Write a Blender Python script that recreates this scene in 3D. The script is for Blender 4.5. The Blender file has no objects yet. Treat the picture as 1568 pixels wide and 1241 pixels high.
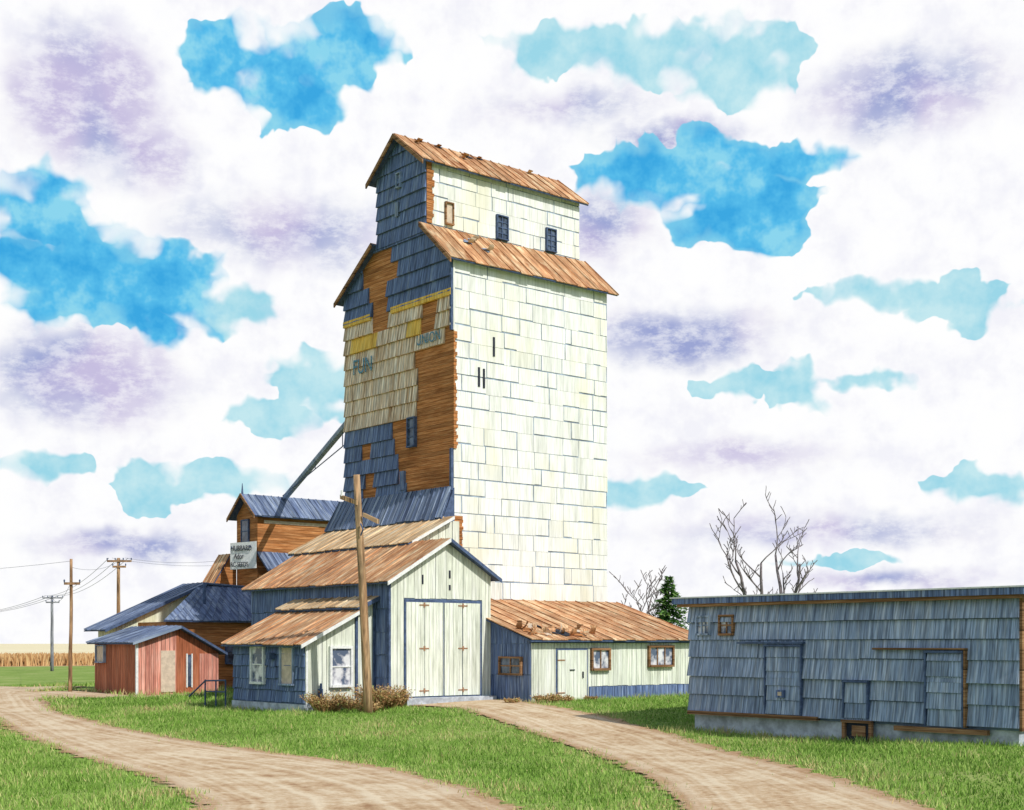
import bpy, bmesh, math, random
import numpy as np
from mathutils import Vector, Matrix
random.seed(7); rng=np.random.default_rng(7)
scene=bpy.context.scene
COL=bpy.context.collection

# ------------------------------------------------------------ node helpers
class NT:
    def __init__(s,nt): s.nt=nt
    def n(s,t,**k):
        x=s.nt.nodes.new(t)
        for a,b in k.items(): setattr(x,a,b)
        return x
    def l(s,a,b): s.nt.links.new(a,b)
    def setin(s,sock,v):
        if isinstance(v,bpy.types.NodeSocket): s.l(v,sock)
        elif v is not None: sock.default_value=v
    def math(s,op,a,b=None,c=None,clamp=False):
        x=s.n('ShaderNodeMath',operation=op,use_clamp=clamp)
        s.setin(x.inputs[0],a); s.setin(x.inputs[1],b)
        if c is not None: s.setin(x.inputs[2],c)
        return x.outputs[0]
    def vmath(s,op,a,b=None,c=None):
        x=s.n('ShaderNodeVectorMath',operation=op)
        s.setin(x.inputs[0],a); s.setin(x.inputs[1],b)
        if c is not None: s.setin(x.inputs[2],c)
        return x.outputs[1] if op in('LENGTH','DOT_PRODUCT') else x.outputs[0]
    def comb(s,a,b,c=0.0):
        x=s.n('ShaderNodeCombineXYZ')
        s.setin(x.inputs[0],a);s.setin(x.inputs[1],b);s.setin(x.inputs[2],c)
        return x.outputs[0]
    def noise(s,vec,scale,detail=3,rough=.55,color=False):
        x=s.n('ShaderNodeTexNoise'); s.setin(x.inputs['Vector'],vec)
        x.inputs['Scale'].default_value=scale;x.inputs['Detail'].default_value=detail
        x.inputs['Roughness'].default_value=rough
        return x.outputs['Color'] if color else x.outputs['Fac']
    def ramp(s,fac,stops,interp='LINEAR'):
        x=s.n('ShaderNodeValToRGB'); s.setin(x.inputs[0],fac); r=x.color_ramp; r.interpolation=interp
        while len(r.elements)<len(stops): r.elements.new(.5)
        for e,(p,c) in zip(r.elements,stops):
            e.position=p; e.color=(c[0],c[1],c[2],1)
        return x.outputs[0]
    def mix(s,f,a,b,mode='MIX'):
        x=s.n('ShaderNodeMix',data_type='RGBA',blend_type=mode)
        s.setin(x.inputs[0],f)
        for i,v in((6,a),(7,b)):
            if isinstance(v,(tuple,list)): v=(v[0],v[1],v[2],1)
            s.setin(x.inputs[i],v)
        return x.outputs[2]
    def maprange(s,v,a,b,c=0,d=1,smooth=True):
        x=s.n('ShaderNodeMapRange',interpolation_type='SMOOTHSTEP' if smooth else 'LINEAR')
        s.setin(x.inputs[0],v)
        for i,q in zip((1,2,3,4),(a,b,c,d)): s.setin(x.inputs[i],q)
        return x.outputs[0]

def newmat(name,rough=.8,spec=.15):
    m=bpy.data.materials.new(name); m.use_nodes=True
    g=NT(m.node_tree); b=m.node_tree.nodes['Principled BSDF']
    b.inputs['Roughness'].default_value=rough
    b.inputs['Specular IOR Level'].default_value=spec
    return m,g,b
def coords(g,s):
    tc=g.n('ShaderNodeTexCoord'); sp=g.n('ShaderNodeSeparateXYZ'); g.l(tc.outputs['Object'],sp.inputs[0])
    x,y,z=sp.outputs
    if s=='xy': return g.math('ADD',x,y),z
    if s=='yz': return y,z      # walls facing -X
    if s=='xz': return x,z      # walls facing -Y
    if s=='x': return x,y
    return y,x
def metal(name,c,s='xy',rough=.65,pitch=.2,bump=.35,rust=None,ramt=.0,streak=.35,sx=3.0,tx=.45,line=.12,sv=.42,seed=9.0,stain=None,samt=.75):
    """weathered sheet: c=(dark,mid,light)"""
    m,g,b=newmat(name,rough)
    S,T=coords(g,s)
    at=g.n('ShaderNodeAttribute',attribute_name='shade').outputs['Fac']
    v=g.comb(g.math('MULTIPLY',S,sx),g.math('MULTIPLY',T,tx),g.math('MULTIPLY',at,seed))
    n1=g.noise(v,1,4,.65)
    col=g.ramp(n1,[(.3,c[0]),(.5,c[1]),(.7,c[2])])
    v2=g.comb(g.math('MULTIPLY',S,22),g.math('MULTIPLY',T,1.1),at)
    n2=g.noise(v2,1,2,.6)
    f=g.maprange(n2,.3,.7,1-streak,1+streak*.6)
    col=g.mix(1.0,col,g.comb(f,f,f),'MULTIPLY')
    if rust:
        n3=g.noise(g.comb(g.math('MULTIPLY',S,1.3),g.math('MULTIPLY',T,.6),at),1,4,.7)
        col=g.mix(g.maprange(n3,ramt,ramt+.12),col,rust)
    if stain:
        n4=g.noise(g.comb(g.math('MULTIPLY',S,.45),g.math('MULTIPLY',T,.22),3.3),1,3,.6)
        col=g.mix(g.maprange(n4,.48,.68,0,samt),col,stain)
    sh=g.math('MULTIPLY_ADD',at,sv,1-sv/2)
    col=g.mix(1.0,col,g.comb(sh,sh,sh),'MULTIPLY')
    w=g.math('SINE',g.math('MULTIPLY',S,2*math.pi/pitch))
    gr=g.maprange(w,-1,-.55,1-line,1.0)
    col=g.mix(1.0,col,g.comb(gr,gr,gr),'MULTIPLY')
    g.l(col,b.inputs['Base Color'])
    bp=g.n('ShaderNodeBump'); bp.inputs['Strength'].default_value=bump; bp.inputs['Distance'].default_value=.02
    g.l(g.math('ADD',w,g.math('MULTIPLY',n2,1.5)),bp.inputs['Height']); g.l(bp.outputs[0],b.inputs['Normal'])
    return m
def wood(name,c,board=.14,s='xy'):
    m,g,b=newmat(name,.85,.1)
    S,T=coords(g,s)
    fr=g.math('FRACT',g.math('DIVIDE',T,board)); fl=g.math('FLOOR',g.math('DIVIDE',T,board))
    n=g.noise(g.comb(g.math('MULTIPLY',S,1.2),g.math('MULTIPLY',T,26),g.math('MULTIPLY',fl,3.3)),1,4,.7)
    col=g.ramp(n,[(.3,c[0]),(.5,c[1]),(.72,c[2])])
    bn=g.noise(g.comb(g.math('MULTIPLY',S,.25),g.math('MULTIPLY',fl,7.7)),1,1)
    f=g.maprange(bn,.35,.65,.75,1.25)
    col=g.mix(1.0,col,g.comb(f,f,f),'MULTIPLY')
    ln=g.maprange(fr,0.0,.16,.35,1.0)
    col=g.mix(1.0,col,g.comb(ln,ln,ln),'MULTIPLY')
    g.l(col,b.inputs['Base Color'])
    bp=g.n('ShaderNodeBump'); bp.inputs['Strength'].default_value=.6; bp.inputs['Distance'].default_value=.02
    g.l(g.math('ADD',ln,n),bp.inputs['Height']); g.l(bp.outputs[0],b.inputs['Normal'])
    return m
def plain(name,c,var=.25,scale=4,rough=.8,spec=.15):
    m,g,b=newmat(name,rough,spec)
    tc=g.n('ShaderNodeTexCoord')
    n=g.noise(tc.outputs['Object'],scale,4,.65)
    f=g.maprange(n,.3,.7,1-var,1+var)
    g.l(g.mix(1.0,c,g.comb(f,f,f),'MULTIPLY'),b.inputs['Base Color'])
    return m

CREAM=metal('cream_sheet_metal',((.64,.65,.60),(.80,.81,.78),(.86,.87,.87)),s='xz',pitch=.35,streak=.13,line=.04,bump=.12,sx=2.6,tx=.3,sv=.12,seed=4,stain=(.76,.73,.56),samt=.6)
CREAMB=metal('cream_board',((.54,.57,.47),(.75,.78,.67),(.82,.83,.78)),s='xz',pitch=.16,streak=.18,line=.2,bump=.3,sv=.26)
bl=((.075,.115,.235),(.125,.185,.35),(.26,.33,.475))
BLUE=metal('dark_blue_siding',bl,s='yz',pitch=.17,streak=.5,line=.25,sv=.22,sx=7,seed=1.5,bump=.12)
BLUEF=metal('dark_blue_skirting',bl,s='xz',pitch=.17,streak=.5,line=.25,sv=.22,sx=7,seed=1.5,bump=.12)
BLUEL=metal('slate_blue_siding',((.17,.235,.37),(.275,.355,.50),(.47,.54,.66)),s='yz',pitch=.15,streak=.45,line=.25,rough=.7,sv=.3,sx=7,tx=.5,seed=1.5,bump=.12)
TAN=metal('bare_tan_siding',((.40,.23,.11),(.76,.60,.44),(.88,.80,.69)),s='yz',pitch=.19,streak=.5,line=.42,sv=.16,sx=5,tx=.5,seed=1.5,bump=.12)
YEL=metal('yellow_painted_siding',((.54,.30,.05),(.80,.50,.09),(.80,.60,.2)),s='yz',pitch=.17,streak=.3,bump=.12)
TEAL=metal('teal_lettering_paint',((.10,.26,.40),(.14,.36,.52),(.45,.55,.52)),s='yz',streak=.5,sx=8)
rc=((.36,.16,.075),(.58,.31,.155),(.78,.60,.38))
RUSTY=metal('rusty_roof_metal_y',rc,s='y',pitch=.25,streak=.4,line=.25,rust=(.34,.13,.05),ramt=.56,sx=2.0,tx=.9)
RUSTX=metal('rusty_roof_metal_x',rc,s='x',pitch=.25,streak=.4,line=.25,rust=(.34,.13,.05),ramt=.56,sx=2.0,tx=.9)
TANY=metal('tan_roof_metal',((.42,.25,.12),(.66,.47,.28),(.80,.68,.48)),s='y',pitch=.25,streak=.35,line=.25,sx=2,tx=.8)
bc=((.08,.11,.21),(.16,.21,.33),(.34,.40,.50))
BRY=metal('blue_roof_metal_y',bc,s='y',pitch=.3,streak=.4,line=.3)
BRX=metal('blue_roof_metal_x',bc,s='x',pitch=.3,streak=.4,line=.3)
PINK=metal('faded_red_boards',((.46,.16,.12),(.66,.29,.22),(.76,.44,.36)),s='xz',pitch=.2,streak=.25,line=.3)
REDB=metal('red_brown_boards',((.26,.08,.035),(.43,.14,.07),(.50,.2,.11)),pitch=.25,streak=.3,line=.2)
GRNW=metal('pale_green_gable',((.56,.58,.40),(.74,.76,.56),(.80,.81,.66)),pitch=.3,streak=.2)
BROWN=wood('weathered_brown_boards',((.19,.065,.018),(.42,.17,.06),(.58,.31,.14)),.16)
BROWNT=wood('brown_trim_wood',((.14,.065,.03),(.28,.15,.075),(.44,.28,.16)),.5)
DARK=plain('dark_seam_backing',(.14,.19,.29),.3)
SEAM=plain('blue_grey_seam_backing',(.27,.33,.42),.45,1.5)
BLACKB=plain('dark_interior',(.03,.035,.05),.3)
TRIM=plain('white_trim',(.74,.75,.74),.12,9)
DTRIM=plain('blue_trim',(.075,.11,.2),.3,6)
CONC=plain('concrete',(.44,.48,.54),.3,3)
HINGE=plain('rusty_iron',(.34,.19,.11),.4,20)
POLEW=metal('pole_wood',((.22,.11,.05),(.40,.24,.13),(.52,.36,.21)),pitch=.09,streak=.5,sx=9,tx=.5,line=.3)
POLEG=metal('grey_pole_wood',((.15,.15,.17),(.25,.25,.29),(.36,.36,.40)),pitch=.09,streak=.4,sx=9)
BARK=plain('bare_bark',(.20,.17,.18),.35,6)
WIRE=plain('wire',(.2,.21,.24),.1)
TANP=plain('tan_board_panel',(.60,.49,.38),.15,5)
m,g,b=newmat('window_glass',.12,.5)
tc=g.n('ShaderNodeTexCoord'); g.l(g.ramp(g.noise(tc.outputs['Object'],3,3),[(.35,(.025,.035,.06)),(.65,(.12,.16,.24))]),b.inputs['Base Color']); GLASS=m
m,g,b=newmat('curtained_window_glass',.2,.5)
tc=g.n('ShaderNodeTexCoord'); g.l(g.ramp(g.noise(tc.outputs['Object'],2.5,3),[(.42,(.10,.13,.2)),(.5,(.45,.45,.5)),(.6,(.72,.72,.74))]),b.inputs['Base Color']); GLASSC=m

# ------------------------------------------------------------ mesh helpers
def group(name,loc=(0,0,0)):
    e=bpy.data.objects.new(name,None); e.location=loc; COL.objects.link(e); e.empty_display_size=.5; return e
def attach(o,par):
    if par is not None:
        o.parent=par; o.matrix_parent_inverse=Matrix.Translation(par.location).inverted()
class MB:
    def __init__(s): s.v=[];s.f=[];s.m=[];s.sh=[]
    def face(s,pts,mat,shade=.5):
        i=len(s.v); s.v+= [tuple(p) for p in pts]; s.f.append(tuple(range(i,i+len(pts)))); s.m.append(mat); s.sh.append(shade)
    def hexa(s,b,t,mat,shade=.5):
        i=len(s.v); s.v+=[tuple(p) for p in b]+[tuple(p) for p in t]
        for q in((3,2,1,0),(4,5,6,7),(0,1,5,4),(1,2,6,5),(2,3,7,6),(3,0,4,7)):
            s.f.append(tuple(i+k for k in q)); s.m.append(mat); s.sh.append(shade)
    def box(s,x0,x1,y0,y1,z0,z1,mat,shade=.5):
        s.hexa([(x0,y0,z0),(x1,y0,z0),(x1,y1,z0),(x0,y1,z0)],[(x0,y0,z1),(x1,y0,z1),(x1,y1,z1),(x0,y1,z1)],mat,shade)
    def prism(s,pts,axis,a,b,mat,shade=.5):
        P=[(a,p[0],p[1]) if axis=='x' else (p[0],a,p[1]) for p in pts]
        Q=[(b,p[0],p[1]) if axis=='x' else (p[0],b,p[1]) for p in pts]
        s.face(P,mat,shade); s.face(Q[::-1],mat,shade); n=len(pts)
        for i in range(n): s.face([P[i],Q[i],Q[(i+1)%n],P[(i+1)%n]],mat,shade)
    def tube(s,pts,rad,mat,seg=6,shade=.5):
        n=len(pts); pts=[Vector(p) for p in pts]; base=len(s.v)
        for i,p in enumerate(pts):
            d=(pts[min(i+1,n-1)]-pts[max(i-1,0)]).normalized()
            a=d.orthogonal().normalized() if abs(d.z)<.9 else Vector((1,0,0))-d*d.x
            a.normalize(); bb=d.cross(a)
            r=rad[i] if isinstance(rad,(list,tuple)) else rad
            for k in range(seg):
                t=2*math.pi*k/seg; s.v.append(tuple(p+a*(r*math.cos(t))+bb*(r*math.sin(t))))
        for i in range(n-1):
            for k in range(seg):
                q=(k+1)%seg
                s.f.append((base+i*seg+k,base+i*seg+q,base+(i+1)*seg+q,base+(i+1)*seg+k)); s.m.append(mat); s.sh.append(shade)
        s.f.append(tuple(base+k for k in range(seg))[::-1]); s.m.append(mat); s.sh.append(shade)
        s.f.append(tuple(base+(n-1)*seg+k for k in range(seg))); s.m.append(mat); s.sh.append(shade)
    def build(s,name,par=None,clip=(),smooth=False):
        me=bpy.data.meshes.new(name); me.from_pydata(s.v,[],s.f)
        used=[]
        for q in s.m:
            if q not in used: used.append(q)
        for q in used: me.materials.append(q)
        idx={q.name:i for i,q in enumerate(used)}
        me.polygons.foreach_set('material_index',[idx[q.name] for q in s.m])
        a=me.attributes.new('shade','FLOAT','FACE'); a.data.foreach_set('value',s.sh)
        bm=bmesh.new(); bm.from_mesh(me)
        for co,no in clip:
            bmesh.ops.bisect_plane(bm,geom=bm.verts[:]+bm.edges[:]+bm.faces[:],dist=1e-4,plane_co=co,plane_no=no,clear_outer=True)
        bmesh.ops.recalc_face_normals(bm,faces=bm.faces[:])
        bm.to_mesh(me); bm.free()
        if smooth: me.polygons.foreach_set('use_smooth',[True]*len(me.polygons))
        o=bpy.data.objects.new(name,me); COL.objects.link(o); attach(o,par); return o
class Wall:
    """vertical wall plane facing -X ('x') or -Y ('y')"""
    def __init__(s,k,c): s.k=k;s.c=c
    def p(s,u,z,n=0): return (s.c-n,u,z) if s.k=='x' else (u,s.c-n,z)
def wbox(mb,w,u0,u1,z0,z1,n0,n1,mat,shade=.5,n2=None):
    if n2 is None:n2=n1
    mb.hexa([w.p(u0,z0,n0),w.p(u1,z0,n0),w.p(u1,z0,n1),w.p(u0,z0,n1)],[w.p(u0,z1,n0),w.p(u1,z1,n0),w.p(u1,z1,n2),w.p(u0,z1,n2)],mat,shade)
def courses(mb,w,u0,u1,z0,z1,rh,pw,pick,gap=.03,tilt=.045,base=.012,pgap=.8,vgap=None,jz=.02,aligned=False,rowshade=.0,tv=.2):
    if vgap is None: vgap=pgap
    z=z0
    while z<z1-.02:
        zt=min(z+rh*random.uniform(.93,1.07),z1)
        if z1-zt<rh*.3: zt=z1
        u=u0-(0 if aligned else random.random()*pw*.8)
        rs=random.gauss(.5,.2); t_row=tilt*random.uniform(.75,1.25); k=0
        while u<u1:
            ue=u+pw*random.uniform(.8,1.25)
            if aligned:
                k+=1; ue=u0+pw*k+random.gauss(0,pw*.07)
                if random.random()<.2: ue=u0+pw*(k-.5)
            a=max(u,u0); bq=min(ue,u1)
            if bq-a>.04:
                mat=pick((a+bq)/2,(z+zt)/2) if callable(pick) else pick
                if mat is not None:
                    g=gap*random.uniform(.4,1.4) if random.random()<vgap else .0
                    gz=gap*random.uniform(.4,1.6) if random.random()<pgap else .004
                    t=t_row*random.uniform(1-tv,1+tv)
                    sh=rs*rowshade+(1-rowshade)*random.gauss(.5,.22)
                    wbox(mb,w,a+.001,bq-g,z+gz+random.uniform(0,jz),zt,.0,base+t,mat,min(1,max(0,sh)),n2=base+.004)
            u=ue
        z=zt
def inpoly(x,y,P):
    c=False;n=len(P)
    for i in range(n):
        x1,y1=P[i];x2,y2=P[(i+1)%n]
        if (y1>y)!=(y2>y) and x<(x2-x1)*(y-y1)/(y2-y1)+x1:c=not c
    return c
def roof(mb,A,B,C,D,sw,mat,th=.035,jit=.06,lift=.015):
    """A-B eave, D-C top"""
    A,B,C,D=map(Vector,(A,B,C,D)); nrm=(B-A).cross(D-A).normalized()
    if nrm.z<0:nrm=-nrm
    L=(B-A).length; n=max(1,round(L/sw)); ts=[0]+[min(1,max(0,(i+random.uniform(-.12,.12))/n)) for i in range(1,n)]+[1]
    mb.hexa([A-nrm*.06,B-nrm*.06,C-nrm*.06,D-nrm*.06],[A-nrm*.012,B-nrm*.012,C-nrm*.012,D-nrm*.012],DTRIM)
    for i in range(n):
        t0,t1=ts[i],ts[i+1]-.02/L
        a=A.lerp(B,t0);b_=A.lerp(B,t1);c=D.lerp(C,t1);d=D.lerp(C,t0)
        dn=(a-d).normalized()*random.uniform(-jit,jit)
        a=a+dn;b_=b_+dn; l0=nrm*random.uniform(0,lift); l1=nrm*random.uniform(0,lift)
        sh=min(1,max(0,random.gauss(.5,.25)))
        mb.hexa([a+l0,b_+l0,c+l1,d+l1],[a+nrm*th+l0,b_+nrm*th+l0,c+nrm*th+l1,d+nrm*th+l1],mat,sh)
        r0=b_; r1=c
        s=(b_-a).normalized()*.02
        mb.hexa([r0-s+l0,r0+s+l0,r1+s+l1,r1-s+l1],[r0-s+nrm*(th+.035)+l0,r0+s+nrm*(th+.035)+l0,r1+s+nrm*(th+.035)+l1,r1-s+nrm*(th+.035)+l1],mat,sh*.7)
def curl(mb,p,along,out,w,l,mat,turns=.7,n=6):
    """torn, curled strip of roofing"""
    p=Vector(p);along=Vector(along).normalized();out=Vector(out).normalized();up=along.cross(out).normalized()
    if up.z<0: up=-up
    pts=[p];ang=.2
    for i in range(n):
        ang+=turns*math.pi/n*random.uniform(.5,1.4)
        pts.append(pts[-1]+(out*math.cos(ang)+up*math.sin(ang))*(l/n))
    prev=(along*w*.5,along*w*.5)
    for i in range(n):
        cur=(along*w*random.uniform(.25,.55),along*w*random.uniform(.2,.55))
        mb.face([pts[i]-prev[0],pts[i]+prev[1],pts[i+1]+cur[1],pts[i+1]-cur[0]],mat,random.random()); prev=cur
def tear(mb,P0,ux,uy,nrm,w,h,mat):
    """ragged hole / exposed patch lying just above a roof plane"""
    P0=Vector(P0);c=[]
    for k in range(11):
        a=2*math.pi*k/11; r=random.uniform(.35,1)
        c.append(P0+ux*(math.cos(a)*w*.5*r)+uy*(math.sin(a)*h*.5*r)+nrm*.085)
    mb.face(c,mat,random.random())
def window(par,w,u0,u1,z0,z1,frame=TRIM,glass=GLASS,nx=2,nz=2,fw=.09,name='window',dep=.15):
    mb=MB()
    wbox(mb,w,u0,u1,z0,z1,0,.075,glass)
    wbox(mb,w,u0-fw,u0,z0-fw,z1+fw,0,dep,frame);wbox(mb,w,u1,u1+fw,z0-fw,z1+fw,0,dep,frame)
    wbox(mb,w,u0,u1,z1,z1+fw,0,dep+.003,frame);wbox(mb,w,u0-.03,u1+.03,z0-fw,z0,0,dep+.05,frame)
    for i in range(1,nx): 
        c=u0+(u1-u0)*i/nx; wbox(mb,w,c-.022,c+.022,z0,z1,.07,.11,frame)
    for i in range(1,nz):
        c=z0+(z1-z0)*i/nz; wbox(mb,w,u0,u1,c-.022,c+.022,.07,.107,frame)
    return mb.build(name,par)
def toothed(mb,w,u0,um,z0,z1,mat,h=.14,lo=.3):
    z=z0
    while z<z1:
        wbox(mb,w,u0,u0+um*random.uniform(lo,1),z,z+h-.01,0,.085,mat,random.random()); z+=h
def text(s,name,par,origin,xd,size,mat,ext=.01,sx=1.0):
    cu=bpy.data.curves.new(name,'FONT');cu.body=s;cu.size=size;cu.extrude=ext;cu.materials.append(mat)
    o=bpy.data.objects.new(name,cu);COL.objects.link(o)
    X=Vector(xd);Z=Vector((0,0,1));N=X.cross(Z)
    M=Matrix((X,Z,N)).transposed().to_4x4(); M.translation=Vector(origin)
    o.matrix_world=M@Matrix.Diagonal((sx,1,1,1))
    if par is not None:
        o.parent=par;o.matrix_parent_inverse=Matrix.Translation(par.location).inverted()
    return o

# ------------------------------------------------------------ terrain
CP=[(28.5,41,.1),(31,40.5,.2),(33.2,38.5,-.05),(25.5,42.3,-.62),(25.5,47.6,-.45),(31.8,29.5,-.5),(31.8,19,-.35),(26.9,59.6,-.27),(26.9,64,-.15),(42,38,0),(38,38.2,0),(22,28,-.85),(26,24,-.85),(18,32,-.85),(27,36,-.5),(15,40,-.7),(20,50,-.5),(31,50,0),(36,50,0),(25,31,-.8),(14,20,-.8),(20,14,-.7)]
def H(x,y):
    x=np.asarray(x,float);y=np.asarray(y,float)
    w=np.full(x.shape,.02);z=np.full(x.shape,-.35*.02)
    for a,b,q in CP:
        e=np.exp(-((x-a)**2+(y-b)**2)/32.);w+=e;z+=e*q
    return z/w
def h1(x,y): return float(H(x,y))
def gridmesh(name,xs,ys,dz,mat,edge=None):
    X,Y=np.meshgrid(xs,ys);Z=H(X,Y)+dz;nx=len(xs);ny=len(ys)
    V=np.stack([X.ravel(),Y.ravel(),Z.ravel()],1)
    i=np.arange((nx-1)*(ny-1));r=i//(nx-1);c=i%(nx-1);a=r*nx+c
    F=np.stack([a,a+1,a+1+nx,a+nx],1)
    E=None
    if edge is not None:
        E=edge(V[:,0],V[:,1]); F=F[(E[F]>-.9).any(1)]
        used=np.unique(F); mp=np.full(len(V),-1);mp[used]=np.arange(len(used));V=V[used];F=mp[F];E=E[used]
    me=bpy.data.meshes.new(name);me.from_pydata(V.tolist(),[],F.tolist());me.materials.append(mat)
    if E is not None:
        at=me.attributes.new('edge','FLOAT','POINT');at.data.foreach_set('value',E.astype(np.float32))
    me.polygons.foreach_set('use_smooth',[True]*len(me.polygons))
    o=bpy.data.objects.new(name,me);COL.objects.link(o);return o
def sdist(P):
    P=np.array(P,float)
    def f(x,y):
        x=np.asarray(x,float);y=np.asarray(y,float)
        ins=np.zeros(x.shape,bool);dm=np.full(x.shape,1e9)
        n=len(P)
        for i in range(n):
            x1,y1=P[i];x2,y2=P[(i+1)%n]
            if y1!=y2:
                ins^=((y1>y)!=(y2>y))&(x<(x2-x1)*(y-y1)/(y2-y1)+x1)
            L2=(x2-x1)**2+(y2-y1)**2
            t=np.clip(((x-x1)*(x2-x1)+(y-y1)*(y2-y1))/L2,0,1)
            dm=np.minimum(dm,np.hypot(x-x1-t*(x2-x1),y-y1-t*(y2-y1)))
        return np.where(ins,dm,-dm)
    return f
DRIVE=[(29.0,41.25),(29.4,38.7),(28.0,34.0),(26.6,30.1),(24.6,26.0),(21.6,21.4),(17.5,16.5),(13,12),(10,8),(13,4),(17.5,9.5),(21.3,14.4),(25.0,19.6),(27.7,24.2),(30.2,28.6),(31.8,32.9),(32.3,36.2),(32.9,38.7),(33.15,41.25)]
ROAD=[(29.8,72),(24.6,66),(22.5,59.5),(19.9,50.5),(18.7,43),(18.5,38),(18.7,34),(19.0,30.5),(18.7,27),(17.4,22.5),(15.2,17.5),(12,12),(8,8),(3,11),(8,17),(11.6,23),(13.3,29),(14.0,35),(15.0,41),(16.4,47.5),(17.9,54),(18.4,63),(17.5,80),(12,120),(22,122),(27,85)]
APRON=[(22,66),(26.7,66),(26.7,59),(30.8,58.9),(30.8,57.8),(26.5,57.4),(23,59),(21.5,61)]
sD,sR,sA=sdist(DRIVE),sdist(ROAD),sdist(APRON)
edgeall=lambda x,y: np.maximum(np.maximum(sD(x,y),sR(x,y)),sA(x,y))
m,g,b=newmat('ground_grass_and_fields',.95,.05)
tc=g.n('ShaderNodeTexCoord');sp=g.n('ShaderNodeSeparateXYZ');g.l(tc.outputs['Object'],sp.inputs[0])
P=tc.outputs['Object']
n1=g.noise(P,.35,3);n2=g.noise(P,5,4,.7)
col=g.ramp(g.math('ADD',g.math('MULTIPLY',n1,.5),g.math('MULTIPLY',n2,.5)),[(.33,(.13,.20,.035)),(.5,(.22,.32,.07)),(.66,(.36,.38,.15))])
yy=g.math('ADD',sp.outputs[1],g.math('MULTIPLY',g.noise(P,.02,2),22))
fn=g.noise(g.vmath('MULTIPLY',P,(.01,.2,1)),1,3)
corn=g.ramp(fn,[(.35,(.40,.26,.14)),(.6,(.60,.44,.27))])
wheat=g.ramp(fn,[(.35,(.66,.56,.34)),(.6,(.78,.70,.48))])
col=g.mix(g.maprange(yy,158,160),col,corn);col=g.mix(g.maprange(yy,330,345),col,wheat)
g.l(col,b.inputs['Base Color']);GROUND=m
m,g,b=newmat('dirt_road_surface',.95,.05)
tc=g.n('ShaderNodeTexCoord');P=tc.outputs['Object'];e=g.n('ShaderNodeAttribute',attribute_name='edge').outputs['Fac']
warp=g.noise(P,.4,2,.6)
rut=g.noise(g.comb(g.math('ADD',g.math('MULTIPLY',e,2.4),g.math('MULTIPLY',warp,.8)),0.0),1,2,.6)
n2=g.noise(P,6,4,.75);n3=g.noise(P,.9,3,.6)
f=g.math('ADD',g.math('MULTIPLY',rut,.40),g.math('ADD',g.math('MULTIPLY',n2,.32),g.math('MULTIPLY',n3,.28)))
col=g.ramp(f,[(.38,(.33,.19,.10)),(.46,(.51,.36,.22)),(.56,(.68,.56,.40))])
col=g.mix(g.maprange(e,.9,0,0,.55),col,(.34,.17,.08))
g.l(col,b.inputs['Base Color'])
al=g.maprange(g.math('ADD',e,g.math('MULTIPLY_ADD',g.noise(P,2.2,4,.7),1.6,-.8)),-.03,.06)
g.l(al,b.inputs['Alpha'])
bp=g.n('ShaderNodeBump');bp.inputs['Strength'].default_value=.9;bp.inputs['Distance'].default_value=.08;g.l(f,bp.inputs['Height']);g.l(bp.outputs[0],b.inputs['Normal'])
DIRT=m
far=[100,130,170,240,400,700,1200,2500,5000]
xs=np.array([-5000,-2500,-1000,-400,-150,-60,-25]+list(np.arange(-10,72,.6))+[75,85]+far,float)
ys=np.array([-5000,-1500,-400,-100,-30]+list(np.arange(-8,92,.6))+far,float)
gridmesh('ground',xs,ys,0,GROUND)
gridmesh('dirt_road',np.arange(-3,36,.4),np.arange(6,124,.4),.03,DIRT,edge=lambda x,y:np.maximum(sR(x,y),sA(x,y)))
gridmesh('dirt_driveway',np.arange(9,35,.3),np.arange(3,41.2,.3),.045,DIRT,edge=sD)

# ------------------------------------------------------------ grain elevator
E=group('grain_elevator',(37.8,48.1,0))
x0,x1,y0,y1=33.5,42.1,44.1,52.1
mb=MB()
mb.prism([(y0,-1),(y1,-1),(y1,17.75),(49.55,19.45),(45.95,19.55),(y0,18.0)],'x',x0,x1,BROWN)
mb.prism([(45.95,19.2),(49.5,19.2),(49.5,22.4),(47.75,23.7),(45.95,22.4)],'x',x0+.004,x1-.004,BROWN)
mb.build('timber_core',E)
WR=Wall('y',y0);WL=Wall('x',x0)
mb=MB(); wbox(mb,WR,x0+.03,x1,0,17.95,0,.01,SEAM)
courses(mb,WR,x0+.02,x1+.02,3.3,17.98,.70,.86,CREAM,gap=.043,tilt=.01,base=.022,pgap=.72,vgap=.6,aligned=True,jz=.012)
toothed(mb,WR,x0-.02,.22,10.1,14.8,BROWN); toothed(mb,WR,x0-.02,.5,5.7,7.3,BROWN,lo=.8)
wbox(mb,WR,x0-.03,x0+.05,14.9,17.9,0,.07,CREAM)
mb.build('front_siding',E)
mb=MB(); WC=Wall('y',45.95); wbox(mb,WC,x0+.03,x1,19.6,22.38,0,.01,SEAM)
courses(mb,WC,x0+.3,x1+.02,19.65,22.38,.6,.8,CREAM,gap=.043,tilt=.01,base=.022,pgap=.72,vgap=.6,aligned=True,jz=.012)
toothed(mb,WC,x0-.02,.42,19.7,22.3,BROWN,lo=.55)
mb.build('headhouse_front_siding',E)
for a,bq,z0,z1,q in((34.48,34.82,19.85,20.7,TANP),(37.25,37.8,19.75,20.72,GLASS),(40.1,40.6,19.75,20.7,GLASS)):
    window(E,WC,a,bq,z0,z1,frame=DTRIM if q is GLASS else BROWNT,glass=q,nx=2 if q is GLASS else 1,nz=4 if q is GLASS else 1,fw=.05,name='headhouse_window')
mb=MB()
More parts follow.
